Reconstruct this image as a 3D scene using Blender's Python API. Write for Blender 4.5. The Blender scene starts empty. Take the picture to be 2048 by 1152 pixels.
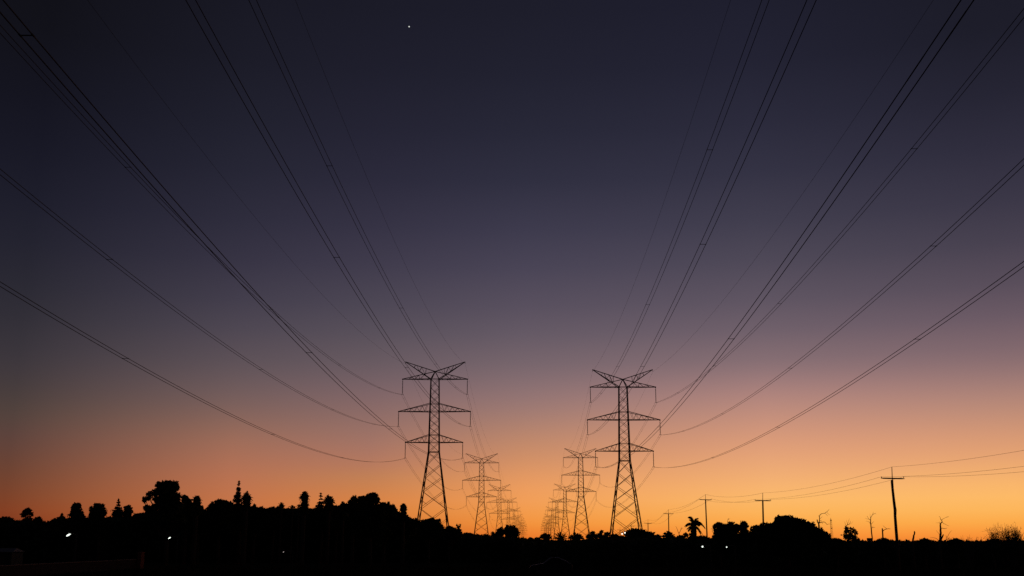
import bpy, math, random
import numpy as np
from mathutils import Vector, Matrix

random.seed(7)
rng = np.random.default_rng(11)
scn = bpy.context.scene
PI = math.pi

# ------------------------------------------------------------------ camera
F_PX, PITCH, CAM_H = 2200.0, math.atan(506 / 2200.0), 3.1
cam_d = bpy.data.cameras.new("camera")
cam = bpy.data.objects.new("camera", cam_d)
scn.collection.objects.link(cam)
cam.location = (0, 0, CAM_H)
cam.rotation_euler = (PI / 2 + PITCH, 0, 0)
cam_d.sensor_width = 36.0
cam_d.lens = 36.0 * F_PX / 2048.0
cam_d.clip_start = 0.5
cam_d.clip_end = 60000
scn.camera = cam

# ------------------------------------------------------------------ exposure
scn.view_settings.view_transform = 'Standard'
scn.view_settings.look = 'None'
scn.view_settings.exposure = 0
scn.view_settings.gamma = 1
scn.cycles.max_bounces = 4
scn.cycles.use_denoising = False

# ------------------------------------------------------------------ dusk sky (world)
# sRGB sky colours by compass direction (degrees from straight ahead, + right) and elevation (degrees)
SKY = {
    -150: [(0, 34, 26, 30), (6, 28, 24, 31), (15, 22, 22, 30), (30, 16, 17, 24), (90, 14, 15, 22)],
    -60: [(0, 92, 46, 30), (3, 76, 50, 42), (7, 46, 40, 44), (14, 30, 29, 38), (25, 18, 18, 25), (90, 13, 14, 20)],
}
COLS = {
    30: [(0, 17, 17, 24), (200, 21, 21, 32), (400, 30, 30, 43), (600, 46, 44, 53), (750, 66, 58, 61),
         (850, 88, 67, 61), (950, 112, 67, 49), (1000, 126, 66, 40), (1030, 132, 61, 33), (1080, 108, 44, 22)],
    470: [(0, 25, 25, 36), (300, 36, 36, 50), (500, 53, 50, 66), (700, 88, 78, 86), (800, 120, 95, 92),
          (900, 165, 110, 88), (1000, 195, 115, 72), (1040, 200, 105, 55), (1080, 170, 75, 32)],
    740: [(0, 27, 27, 39), (300, 39, 38, 54), (500, 60, 56, 73), (700, 97, 86, 94), (800, 131, 103, 103), (870, 157, 114, 102),
          (920, 178, 120, 96), (965, 198, 129, 82), (1010, 216, 130, 66), (1040, 214, 119, 52), (1085, 190, 88, 32)],
    1050: [(0, 29, 29, 42), (300, 42, 42, 58), (500, 68, 64, 82), (600, 86, 78, 93), (700, 110, 96, 105), (800, 150, 118, 115),
           (900, 200, 140, 105), (1000, 241, 158, 88), (1040, 243, 150, 66), (1065, 240, 134, 50), (1085, 220, 102, 36)],
    1530: [(0, 31, 31, 46), (300, 48, 47, 64), (500, 75, 70, 85), (700, 125, 105, 112), (800, 180, 135, 125),
           (900, 225, 160, 120), (960, 243, 176, 114), (1000, 252, 185, 105), (1040, 252, 173, 78), (1070, 250, 148, 56), (1085, 238, 120, 42)],
    2010: [(0, 28, 28, 40), (300, 48, 46, 62), (500, 75, 68, 82), (700, 130, 105, 110), (800, 180, 135, 120),
           (900, 225, 160, 115), (1000, 253, 186, 101), (1040, 252, 172, 76), (1070, 249, 147, 56), (1085, 235, 118, 42)],
}


def pix_dir(px, py):
    u, v = (px - 1024) / F_PX, (576 - py) / F_PX
    cp, sp = math.cos(PITCH), math.sin(PITCH)
    return Vector((u, cp - v * sp, sp + v * cp))


for px, lst in COLS.items():
    az = math.degrees(math.atan2(pix_dir(px, 800).x, pix_dir(px, 800).y))
    out = []
    for py, r, g, b in lst:
        d = pix_dir(px, py).normalized()
        out.append((math.degrees(math.asin(d.z)), r, g, b))
    out = sorted(out)
    e, r, g, b = out[0]
    out = [(-6, r * .55, g * .5, b * .5)] + out
    e, r, g, b = out[-1]
    out += [(45, r * .82, g * .82, b * .84), (90, r * .7, g * .7, b * .72)]
    SKY[az] = out
SKY[70] = [(0, 190, 90, 36), (4, 190, 125, 70), (8, 130, 98, 90), (14, 62, 56, 66), (25, 28, 27, 38), (90, 16, 17, 24)]
SKY[150] = [(0, 46, 32, 32), (6, 34, 28, 34), (15, 24, 23, 32), (30, 18, 18, 26), (90, 14, 15, 22)]


def lin(c):
    c = max(c, 0) / 255.0
    return c / 12.92 if c <= 0.04045 else ((c + 0.055) / 1.055) ** 2.4


def smooth_interp(xs, ys, x):
    """monotone cubic through the samples"""
    xs, ys = np.array(xs, float), np.array(ys, float)
    h = np.diff(xs); d = np.diff(ys) / h
    m = np.zeros(len(xs)); m[0], m[-1] = d[0], d[-1]
    for i in range(1, len(xs) - 1):
        if d[i - 1] * d[i] > 0:
            w1, w2 = 2 * h[i] + h[i - 1], h[i] + 2 * h[i - 1]
            m[i] = (w1 + w2) / (w1 / d[i - 1] + w2 / d[i])
    i = int(np.clip(np.searchsorted(xs, x) - 1, 0, len(xs) - 2))
    t = min(max((x - xs[i]) / h[i], 0), 1)
    return ((2 * t**3 - 3 * t**2 + 1) * ys[i] + (t**3 - 2 * t**2 + t) * h[i] * m[i]
            + (-2 * t**3 + 3 * t**2) * ys[i + 1] + (t**3 - t**2) * h[i] * m[i + 1])


world = bpy.data.worlds.new("World")
scn.world = world
world.use_nodes = True
nt = world.node_tree
nt.nodes.clear()
N, LK = nt.nodes.new, nt.links.new


def math_node(op, a, b=None):
    n = N('ShaderNodeMath'); n.operation = op
    for i, v in enumerate((a, b)):
        if v is None: continue
        if isinstance(v, (int, float)): n.inputs[i].default_value = v
        else: LK(v, n.inputs[i])
    return n.outputs[0]


tc = N('ShaderNodeTexCoord')
sx = N('ShaderNodeSeparateXYZ'); LK(tc.outputs['Generated'], sx.inputs[0])
elev = math_node('ARCSINE', sx.outputs[2])
E_LO, E_HI = -6.0, 44.0
efac = math_node('DIVIDE', math_node('SUBTRACT', math_node('MULTIPLY', elev, 180 / PI), E_LO), E_HI - E_LO)
azim = math_node('MULTIPLY', math_node('ARCTAN2', sx.outputs[0], sx.outputs[1]), 180 / PI)
azs = sorted(SKY)
prev = None
for k, az in enumerate(azs):
    ramp = N('ShaderNodeValToRGB'); LK(efac, ramp.inputs[0])
    cr = ramp.color_ramp; cr.interpolation = 'LINEAR'
    pts = SKY[az]; xs = [q[0] for q in pts]
    es = [-6, -3, -1.2] + list(np.linspace(-0.3, 9, 17)) + [10.5, 12, 14, 16, 18.5, 21, 24, 27, 32, 38, 44]
    es = es[:32]
    while len(cr.elements) < len(es): cr.elements.new(0.5)
    for el, ev in zip(cr.elements, es):
        x = min(max(ev, xs[0]), xs[-1])
        c = [lin(smooth_interp(xs, [q[j] for q in pts], x)) for j in (1, 2, 3)]
        el.position = (ev - E_LO) / (E_HI - E_LO)
        el.color = (*c, 1)
    if prev is None:
        prev = ramp.outputs[0]
    else:
        mr = N('ShaderNodeMapRange'); mr.interpolation_type = 'SMOOTHSTEP' if k in (1, len(azs) - 1) else 'LINEAR'
        LK(azim, mr.inputs[0])
        mr.inputs[1].default_value = azs[k - 1]; mr.inputs[2].default_value = az
        mx = N('ShaderNodeMix'); mx.data_type = 'RGBA'
        LK(mr.outputs[0], mx.inputs[0]); LK(prev, mx.inputs[6]); LK(ramp.outputs[0], mx.inputs[7])
        prev = mx.outputs[2]
bg = N('ShaderNodeBackground'); LK(prev, bg.inputs[0]); bg.inputs[1].default_value = 1.0
wo = N('ShaderNodeOutputWorld'); LK(bg.outputs[0], wo.inputs[0])

# ------------------------------------------------------------------ helpers


def pix(px, py, Y):
    """world point at forward distance Y metres seen at photograph pixel (px, py)"""
    d = pix_dir(px, py)
    return Vector((0, 0, CAM_H)) + d * (Y / d.y)


def mpp(Y):
    return Y / (F_PX * math.cos(PITCH))      # metres per photograph pixel near the horizon


def mesh_from(verts, faces, name):
    me = bpy.data.meshes.new(name)
    me.from_pydata([tuple(v) for v in verts], [], faces)
    me.update()
    return me


class MB:
    """collects bars, tubes and boxes into one mesh"""

    def __init__(self):
        self.v, self.f, self.smooth = [], [], False

    def ring(self, c, u, w, r, n, ph=0):
        b = len(self.v)
        for i in range(n):
            a = 2 * PI * i / n + ph
            self.v.append(c + u * (r * math.cos(a)) + w * (r * math.sin(a)))
        return b

    def tube(self, pts, rad, n=4, cap=True):
        pts = [Vector(p) for p in pts]
        if not hasattr(rad, '__len__'): rad = [rad] * len(pts)
        prev = None
        up = None
        for i, p in enumerate(pts):
            t = (pts[min(i + 1, len(pts) - 1)] - pts[max(i - 1, 0)])
            t = t.normalized() if t.length > 1e-9 else Vector((0, 0, 1))
            if up is None or abs(up.dot(t)) > .95:
                up = Vector((0, 0, 1)) if abs(t.z) < .9 else Vector((1, 0, 0))
            u = up.cross(t).normalized(); w = t.cross(u).normalized()
            b = self.ring(p, u, w, rad[i], n, PI / 4 if n == 4 else 0)
            if prev is not None:
                for k in range(n):
                    self.f.append((prev + k, prev + (k + 1) % n, b + (k + 1) % n, b + k))
            elif cap:
                self.f.append(tuple(b + k for k in reversed(range(n))))
            prev = b
        if cap: self.f.append(tuple(prev + k for k in range(n)))
        return self

    def box(self, lo, hi):
        b = len(self.v)
        for x in (lo[0], hi[0]):
            for y in (lo[1], hi[1]):
                for z in (lo[2], hi[2]): self.v.append(Vector((x, y, z)))
        for q in ((0, 1, 3, 2), (4, 6, 7, 5), (0, 4, 5, 1), (2, 3, 7, 6), (0, 2, 6, 4), (1, 5, 7, 3)):
            self.f.append(tuple(b + i for i in q))
        return self

    def prism(self, outline, y0, y1):
        """outline in the x-z plane extruded along y"""
        b, n = len(self.v), len(outline)
        for y in (y0, y1):
            for x, z in outline: self.v.append(Vector((x, y, z)))
        self.f.append(tuple(b + i for i in range(n)))
        self.f.append(tuple(b + n + i for i in reversed(range(n))))
        for i in range(n):
            j = (i + 1) % n
            self.f.append((b + i, b + n + i, b + n + j, b + j))
        return self

    def build(self, name, mat, parent=None, loc=(0, 0, 0)):
        me = mesh_from(self.v, self.f, name)
        if mat: me.materials.append(mat)
        if self.smooth:
            me.polygons.foreach_set('use_smooth', [True] * len(me.polygons))
        o = bpy.data.objects.new(name, me)
        scn.collection.objects.link(o)
        o.location = loc
        if parent: o.parent = parent
        return o


def tag(o, label=None, cat=None, group=None, kind=None):
    if label: o['label'] = label
    if cat: o['category'] = cat
    if group: o['group'] = group
    if kind: o['kind'] = kind
    return o


def thing(name, label, cat, loc=(0, 0, 0), group=None):
    o = bpy.data.objects.new(name, None)
    o.empty_display_size = 0.5
    scn.collection.objects.link(o)
    o.location = loc
    return tag(o, label, cat, group)


def copy_tree(o, parent=None):
    c = o.copy()
    scn.collection.objects.link(c)
    c.parent = parent
    for ch in list(o.children): copy_tree(ch, c)
    return c


# ------------------------------------------------------------------ materials


def material(name, col, rough=.8, noise=None, scale=1.0, metallic=0, spec=.3, bump=0):
    m = bpy.data.materials.new(name)
    m.use_nodes = True
    n = m.node_tree.nodes; l = m.node_tree.links
    b = n['Principled BSDF']
    b.inputs['Base Color'].default_value = (*col, 1)
    b.inputs['Roughness'].default_value = rough
    b.inputs['Metallic'].default_value = metallic
    b.inputs['Specular IOR Level'].default_value = spec
    if noise:
        t = n.new('ShaderNodeTexCoord'); nz = n.new('ShaderNodeTexNoise')
        nz.inputs['Scale'].default_value = scale; nz.inputs['Detail'].default_value = 6
        r = n.new('ShaderNodeValToRGB')
        r.color_ramp.elements[0].position = .32; r.color_ramp.elements[1].position = .7
        r.color_ramp.elements[0].color = (*col, 1); r.color_ramp.elements[1].color = (*noise, 1)
        l.new(t.outputs['Object'], nz.inputs['Vector']); l.new(nz.outputs['Fac'], r.inputs[0])
        l.new(r.outputs[0], b.inputs['Base Color'])
        if bump:
            bp = n.new('ShaderNodeBump'); bp.inputs['Strength'].default_value = bump
            l.new(nz.outputs['Fac'], bp.inputs['Height']); l.new(bp.outputs[0], b.inputs['Normal'])
    return m


def glow(name, col, strength):
    m = bpy.data.materials.new(name); m.use_nodes = True
    n = m.node_tree.nodes; n.clear()
    e = n.new('ShaderNodeEmission'); e.inputs[0].default_value = (*col, 1); e.inputs[1].default_value = strength
    o = n.new('ShaderNodeOutputMaterial'); m.node_tree.links.new(e.outputs[0], o.inputs[0])
    return m


M_STEEL = material('weathered_galvanised_steel', (.085, .08, .078), .75, (.13, .125, .12), 3, .2, .2)
M_DARK = material('dark_painted_steel', (.02, .02, .022), .8, (.03, .03, .032), 4)
M_WIRE = material('aged_aluminium_cable', (.05, .05, .052), .7, (.075, .075, .078), 8, .2, .2)
M_PORC = material('brown_porcelain', (.05, .025, .018), .5, (.07, .035, .025), 6)
M_CONC = material('concrete', (.28, .27, .25), .9, (.36, .35, .32), 2)
M_WOOD = material('weathered_pole_timber', (.06, .045, .035), .9, (.1, .08, .06), 6)
M_DEAD = material('dead_grey_wood', (.08, .065, .055), .95, (.13, .11, .09), 5)
M_BARK = material('bark', (.05, .038, .028), .95, (.09, .07, .05), 5)
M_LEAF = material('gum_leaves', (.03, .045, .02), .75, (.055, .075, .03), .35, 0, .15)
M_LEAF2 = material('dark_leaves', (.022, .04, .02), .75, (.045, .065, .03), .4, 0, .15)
M_PALM = material('palm_fronds', (.035, .05, .022), .7, (.06, .075, .03), .5, 0, .15)
M_NEEDLE = material('pine_needles', (.02, .035, .022), .8, (.035, .055, .03), .6, 0, .1)
M_GRASS = material('dry_grass_field', (.03, .028, .018), 1, (.06, .052, .03), .25, 0, .0, .3)
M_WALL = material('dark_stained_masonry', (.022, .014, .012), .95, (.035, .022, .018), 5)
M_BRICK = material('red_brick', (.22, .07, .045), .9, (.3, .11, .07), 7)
M_LIME = material('pale_limestone', (.13, .10, .09), .9, (.19, .15, .13), 2.5)
M_PAINT = material('dark_car_paint', (.02, .02, .023), .5, (.022, .022, .025), 1, .1, .15)
M_GLINT = material('car_edge_glint', (.5, .5, .52), .45, None, 1, .6, .4)  # pale colour stands in for sky reflected on the car's edges
M_GLASS = material('car_glass', (.01, .011, .013), .35, None, 1, 0, .12)
M_TYRE = material('tyre_rubber', (.02, .02, .02), .9, None)
M_ROOF = material('aged_metal_roof', (.16, .165, .16), .8, (.22, .22, .22), 3, .1)
M_SHED = material('shed_cladding', (.03, .03, .028), .8, (.045, .045, .042), 3)
M_LAMP_W = glow('lamp_white', (.92, 1, .9), 1.7)
M_LAMP_S = glow('lamp_warm_white', (1, .97, .85), 1.5)
M_LAMP_D = glow('lamp_dim', (1, .85, .8), .45)
M_STAR = glow('star_light', (.95, 1, .92), .85)

# ------------------------------------------------------------------ pylon model data
T_ARMS = {1: (6.73, 25.65, 27.41, 21.99), 2: (8.49, 32.91, 34.80, 29.40), 3: (7.69, 40.62, 42.48, 36.94)}   # half span, tip z, root z, cable z
HORN = (7.14, 44.81)
# (x, y, base z) of each pylon; index 0 stands just beside the camera, outside the frame
ROW_L = [(-18.311 - 4.232, 29.486, -2.652), (-18.311, 260, 0.0), (-13.58, 498, -3.42), (-8.34, 747, -4.73), (-3.13, 1003, -3.81)]
ROW_R = [(26.15 - 4.587, 28.185, -2.174 + .98), (26.15, 258, -2.174), (30.73, 498, -1.13), (35.35, 747, -4.33), (40.14, 1003, -3.81)]
for k, (yl, yr) in enumerate([(1036.5, 1034.5), (1046, 1045.5), (1052, 1051.5), (1057, 1057), (1061, 1061)]):
    Y = 1258 + 255 * k
    for row, yy, sx0 in ((ROW_L, yl, 2.2), (ROW_R, yr, 45.2)):
        row.append((sx0 + 5.2 * k, Y, pix(1060, yy, Y).z - 32.91))

anchors = [(x, y, z) for x, y, z in ROW_L[1:] + ROW_R[1:]]
anchors += [(x, y, 0) for x in (-160, -90, -50, 0, 50, 90, 160) for y in (-40, 30, 90, 130, 170, 205)]
anchors += [(x, y, -5) for x in (-900, 900) for y in (600, 1200, 2200)] + [(x, 420, -1) for x in (-250, 250)]
_A = np.array(anchors)


def gz(x, y):
    d2 = ((_A[:, 0] - x)**2 + (_A[:, 1] - y)**2)
    w = 1 / (d2 + 4)**1.6
    return float((w * _A[:, 2]).sum() / w.sum())


# ------------------------------------------------------------------ ground
xs = np.unique(np.concatenate([np.linspace(-200, 200, 41), np.linspace(-9000, 9000, 37)]))
ys = np.unique(np.concatenate([np.linspace(-60, 700, 77), np.linspace(700, 3000, 47), np.linspace(3000, 14000, 12)]))
gv, gf = [], []
for y in ys:
    for x in xs: gv.append((x, y, gz(x, y)))
nx = len(xs)
for j in range(len(ys) - 1):
    for i in range(nx - 1):
        a = j * nx + i; gf.append((a, a + 1, a + nx + 1, a + nx))
gm = mesh_from(gv, gf, 'ground'); gm.materials.append(M_GRASS)
gm.polygons.foreach_set('use_smooth', [True] * len(gm.polygons))
ground = bpy.data.objects.new('ground', gm); scn.collection.objects.link(ground)
tag(ground, kind='structure')

# ------------------------------------------------------------------ pylons


def V(x, y, z): return Vector((x, y, z))


LEVELS = [0.0, 5.6, 10.4, 14.3, 17.5, 20.5, 23.42, 25.65, 27.41, 29.2, 31.0, 32.91, 34.80, 36.7, 38.6, 40.62]


def half(z):
    if z >= 23.42: return 1.24 + (0.96 - 1.24) * (z - 23.42) / (40.62 - 23.42)
    return 1.24 + (4.32 - 1.24) * (23.42 - z) / 23.42


def lattice_face(mb, z0, z1, kind):
    h0, h1 = half(z0), half(z1)
    for a, b in (((-1, -1), (1, -1)), ((1, -1), (1, 1)), ((1, 1), (-1, 1)), ((-1, 1), (-1, -1))):
        p0, q0 = V(a[0] * h0, a[1] * h0, z0), V(b[0] * h0, b[1] * h0, z0)
        p1, q1 = V(a[0] * h1, a[1] * h1, z1), V(b[0] * h1, b[1] * h1, z1)
        r = .062 if z0 < 23 else .05
        mb.tube([p0, q1], r); mb.tube([q0, p1], r)
        if z0 < 12:                                   # secondary bracing of the tall lower panels
            c = (p0 + q1 + q0 + p1) / 4
            mb.tube([(p0 + p1) / 2, (p0 + c) / 2], .04); mb.tube([(q0 + q1) / 2, (q0 + c) / 2], .04)


def build_pylon():
    root = thing('transmission_pylon', 'x', 'pylon')
    b = MB()
    for sx_ in (-1, 1):
        for sy_ in (-1, 1):
            b.tube([V(sx_ * half(z), sy_ * half(z), z) for z in (-2.5, 23.42, 40.62)], [.17, .16, .12])
            b.tube([V(sx_ * .96, sy_ * .96, 40.62), V(0, sy_ * .2, 42.48)], .1)
    for z0, z1 in zip(LEVELS[:-1], LEVELS[1:]): lattice_face(b, z0, z1, 0)
    for z in (23.42, 25.65, 27.41, 32.91, 34.80, 40.62):
        h = half(z)
        c = [V(-h, -h, z), V(h, -h, z), V(h, h, z), V(-h, h, z)]
        for i in range(4): b.tube([c[i], c[(i + 1) % 4]], .075 if z != 23.42 else .1)
    b.tube([V(0, -.2, 42.48), V(0, .2, 42.48)], .13)
    b.build('lattice_body', M_STEEL, root)
    for lv in (1, 2, 3):
        hs, zt, zu, zc = T_ARMS[lv]
        for s in (-1, 1):
            a = MB(); h0, h1 = half(zt), half(zu)
            tip = V(s * hs, 0, zt)
            n = 5 if lv != 2 else 6
            for sy_ in (-1, 1):
                lo0 = V(s * h0, sy_ * h0, zt)
                up0 = V(s * h1, sy_ * h1, zu) if lv < 3 else V(0, sy_ * .2, zu)
                tp = tip + V(0, sy_ * .08, 0)
                a.tube([lo0, tp], .1); a.tube([up0, tp + V(0, 0, .06)], .085)
                for i in range(1, n):                 # zigzag web
                    t0, t1 = (i - .5) / n, i / n
                    lo = lo0.lerp(tp, t1); up = up0.lerp(tp, t0)
                    if lv == 3 and t0 < .14: continue
                    a.tube([lo, up], .04)
                    if i < n - 1: a.tube([lo, up0.lerp(tp, (i + .5) / n)], .04)
            for i in range(0, n):                     # plan bracing of the lower chords
                t0, t1 = i / n, (i + 1) / n
                sg = 1 if i % 2 else -1
                a.tube([V(s * h0, sg * h0, zt).lerp(tip, t0), V(s * h0, -sg * h0, zt).lerp(tip, t1)], .04)
            a.box((tip.x - .12, -.16, zt - .18), (tip.x + .12, .16, zt + .14))
            a.build('crossarm', M_STEEL, root)
            ins = MB(); ins.smooth = False
            top, bot = zt - .18, zc + .32
            nd = 14
            pts, rad = [], []
            for i in range(nd):
                z = top - .25 - (top - .25 - bot) * i / nd
                dz = (top - .25 - bot) / nd
                pts += [V(tip.x, 0, z), V(tip.x, 0, z - dz * .3), V(tip.x, 0, z - dz * .65)]
                rad += [.05, .135, .06]
            ins.tube([V(tip.x, 0, top)] + pts + [V(tip.x, 0, bot)], [.04] + rad + [.04], 6)
            io = ins.build('insulator_string', M_PORC, root)
            y = MB()
            y.tube([V(tip.x, 0, bot), V(tip.x - .22, 0, zc)], .04); y.tube([V(tip.x, 0, bot), V(tip.x + .22, 0, zc)], .04)
            y.tube([V(tip.x - .26, 0, zc + .06), V(tip.x + .26, 0, zc + .06)], .045)
            y.build('yoke_plate', M_STEEL, io)
    for s in (-1, 1):
        a = MB(); tip = V(s * HORN[0], 0, HORN[1])
        for sy_ in (-1, 1):
            lo0, up0 = V(s * .96, sy_ * .96, 40.62), V(0, sy_ * .2, 42.48)
            tp = tip + V(0, sy_ * .07, 0)
            a.tube([lo0, tp], .1); a.tube([up0, tp], .1)
            for i, (tl, tu) in enumerate(((.22, .3), (.22, .45), (.45, .45), (.45, .62), (.66, .66))):
                a.tube([lo0.lerp(tp, tl), up0.lerp(tp, tu)], .04)
        for i in range(4):
            t0, t1 = i / 4, (i + 1) / 4; sg = 1 if i % 2 else -1
            a.tube([V(s * .96, sg * .96, 40.62).lerp(tip, t0), V(s * .96, -sg * .96, 40.62).lerp(tip, t1)], .04)
        a.tube([tip, tip + V(0, 0, -.5)], .05)
        a.build('earth_wire_peak', M_STEEL, root)
    for sx_ in (-1, 1):
        for sy_ in (-1, 1):
            ft = MB(); x, y = sx_ * 4.32, sy_ * 4.32
            ft.box((x - .5, y - .5, -2.4), (x + .5, y + .5, .25))
            ft.build('footing', M_CONC, root)
    return root


ORD = ['', 'nearest', 'second', 'third', 'fourth', 'fifth', 'sixth', 'seventh', 'eighth', 'ninth']
PYL_LABEL = {
    ('left', 1): 'large dark lattice pylon rising behind the left tree line, three crossarms and splayed top horns',
    ('right', 1): 'large dark lattice pylon right of centre behind the pair of small white lights',
    ('left', 2): 'second pylon of the left row, mid sized, just right of the large left one',
    ('right', 2): 'second pylon of the right row, mid sized, overlapping the large right one on its left',
}
proto = build_pylon()
first = True
for side, row in (('left', ROW_L), ('right', ROW_R)):
    for k, (x, y, z) in enumerate(row):
        o = proto if first else copy_tree(proto)
        first = False
        o.location = (x, y, z)
        if k == 0: lab = 'tall lattice pylon standing just outside the %s edge of the view' % side
        elif k in (1, 2): lab = PYL_LABEL[(side, k)]
        else: lab = 'small far lattice pylon, %s from the front in the %s row' % (ORD[k], side)
        tag(o, lab, 'pylon', 'lattice pylons in two rows')

# ------------------------------------------------------------------ pylon cables
SAG = {('L', 1, 1): 4.909, ('L', 2, 1): 5.179, ('L', 3, 1): 5.66, ('L', 4, 1): 5.815, ('L', 3, -1): 5.818, ('L', 2, -1): 5.417,
       ('L', 1, -1): 5.534, ('L', 4, -1): 5.38, ('R', 4, -1): 5.033, ('R', 3, -1): 5.519, ('R', 2, -1): 5.25, ('R', 1, -1): 4.759,
       ('R', 4, 1): 4.743, ('R', 3, 1): 5.387, ('R', 2, 1): 5.443, ('R', 1, 1): 4.791}
ARM_W = {1: 'lowest', 2: 'middle', 3: 'upper'}


def attach_point(row, k, lv, s):
    x, y, z = row[k]
    hx, hz = (T_ARMS[lv][0], T_ARMS[lv][3]) if lv < 4 else (HORN[0], HORN[1] - .5)
    return V(x + s * hx, y, z + hz)


def span_points(A, B, sag, n):
    return [A.lerp(B, i / n) - V(0, 0, 4 * sag * (i / n) * (1 - i / n)) for i in range(n + 1)]


for side, R, row in (('left', 'L', ROW_L), ('right', 'R', ROW_R)):
    for k in range(len(row) - 1):
        for lv in (1, 2, 3, 4):
            for s in (-1, 1):
                A, B = attach_point(row, k + 1, lv, s), attach_point(row, k, lv, s)
                L = (A - B).length
                sag = SAG[(R, lv, s)] if k == 0 else 5.3 * (L / 230)**2
                sidew = 'left' if s < 0 else 'right'
                n = 72 if k == 0 else (30 if k < 3 else 14)
                if k == 0: where = 'sweeping overhead from the nearest %s row pylon' % side
                else: where = 'between %s and %s pylons of %s row' % (ORD[k], ORD[k + 1], side)
                if lv == 4:
                    o = MB().tube(span_points(A, B, sag, n), .012, 4).build('earth_wire', M_WIRE)
                    tag(o, 'thin single wire, %s top horn, %s' % (sidew, where), 'earth wire', 'earth wires along the pylon rows')
                    continue
                root = thing('power_cable', 'twin cable, %s %s arm tip, %s' % (ARM_W[lv], sidew, where), 'power cable', A,
                             'twin power cables along the pylon rows')
                loc = span_points(V(0, 0, 0), B - A, sag, n)
                dx = .21
                for q in (-1, 1):
                    MB().tube([p + V(q * dx, 0, 0) for p in loc], .0215, 4).build('conductor', M_WIRE, root)
                if k < 3:
                    for t in (.173, .373, .577, .782, .985):
                        p = V(0, 0, 0).lerp(B - A, t) - V(0, 0, 4 * sag * t * (1 - t))
                        sp = MB(); sp.tube([p - V(dx + .03, 0, 0), p + V(dx + .03, 0, 0)], .022, 4)
                        for q in (-1, 1): sp.tube([p + V(q * dx, -.1, 0), p + V(q * dx, .1, 0)], .032, 6)
                        sp.build('spacer', M_WIRE, root)
                if k == 0 and (R, lv, s) == ('R', 1, -1):
                    for q, t in ((1, .968), (-1, .955)):
                        pa, pb = [V(q * dx, 0, 0) + V(0, 0, 0).lerp(B - A, u) - V(0, 0, 4 * sag * u * (1 - u)) for u in (t, t + .008)]
                        MB().tube([pa, pb], .027, 6).build('joint_sleeve', M_WIRE, root)

# ------------------------------------------------------------------ wooden pole line on the right
POLES = [  # arm pixel x, arm pixel y, top pixel y, arm width px, base pixel x
    (1784.5, 957, 934, 45.5, 1794), (1525.5, 1001.3, 986, 31.6, 1527.5), (1411, 999.5, 989, 24, 1414.5), (1337, 1027.5, 1019, 19, 1338),
    (1296, 1046.5, 1039, 14.8, 1296.5), (1262.3, 1052, 1044, 12.8, 1262.6), (1240, 1060, 1054.5, 11, 1240)]
POLE_LAB = ['tall crooked timber power pole with a pointed crossarm, nearest and largest on the right',
            'timber power pole rising behind the hump of the big round bush',
            'slim timber power pole just right of the tall palm',
            'timber power pole above the small spiky palm, fourth along the line',
            'short far timber pole between the large right pylon and the fourth pole',
            'tiny far timber pole seen between the legs of the large right pylon',
            'farthest tiny timber pole, just above the pair of white lights']
pole_att = []
for i, (ax, ay, ty, w, bx) in enumerate(POLES):
    Y = F_PX * math.cos(PITCH) * 2.4 / w / 1.0
    pa = pix(ax, ay, Y); pt = pix(ax - .8 * (i == 0), ty, Y)
    pb0 = pix(bx, 1083, Y)
    g = gz(pb0.x, Y)
    dirv = (pa - pb0); base = pb0 + dirv * ((g - pb0.z) / dirv.z)
    root = thing('power_pole', POLE_LAB[i], 'power pole', base, 'timber poles of the roadside line')
    A, T = pa - base, pt - base
    post = MB()
    if i == 0:      # crooked trunk with a bulge near two thirds height
        prof = [(0, .165), (.25, .155), (.45, .145), (.60, .135), (.665, .15), (.70, .14), (.8, .13), (.9, .125), (.965, .13), (.985, .12)]
        off = [0, .01, .0, -.0, .05, .02, -.02, -.05, -.05, -.03]
        post.tube([A * t + V(o_, 0, -.3 if t == 0 else 0) for (t, _), o_ in zip(prof, off)], [r for _, r in prof], 10)
    else:
        post.tube([A * t - V(0, 0, .3 if t == 0 else 0) for t in (0, .5, 1.0)], [.15, .13, .11], 8)
    post.smooth = True
    post.build('post', M_WOOD, root)
    MB().tube([A - V(0, 0, .25), A, T], [.05, .045, .035], 6).build('top_extension', M_WOOD, root)
    arm = MB()
    arm.tube([A + V(x_, -.13, dz) for x_, dz in ((-1.2, .03), (-.9, .02), (0, 0), (.9, -.02), (1.2, -.03))], [.035, .075, .08, .075, .035], 6)
    arm.build('crossarm', M_WOOD, root)
    ats = []
    for x_ in (-1.12, 1.12):
        ins = MB(); q = A + V(x_, -.13, .05)
        ins.tube([q, q + V(0, 0, .05), q + V(0, 0, .1), q + V(0, 0, .14)], [.02, .05, .04, .02], 6)
        ins.build('pin_insulator', M_PORC, root); ats.append(base + q + V(0, 0, .12))
    ats.append(base + T + V(0, 0, .01))
    pole_att.append(ats)
pole_att_next = [pix(2380, 880, 64), pix(2440, 893, 64), pix(2405, 825, 64)]
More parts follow.
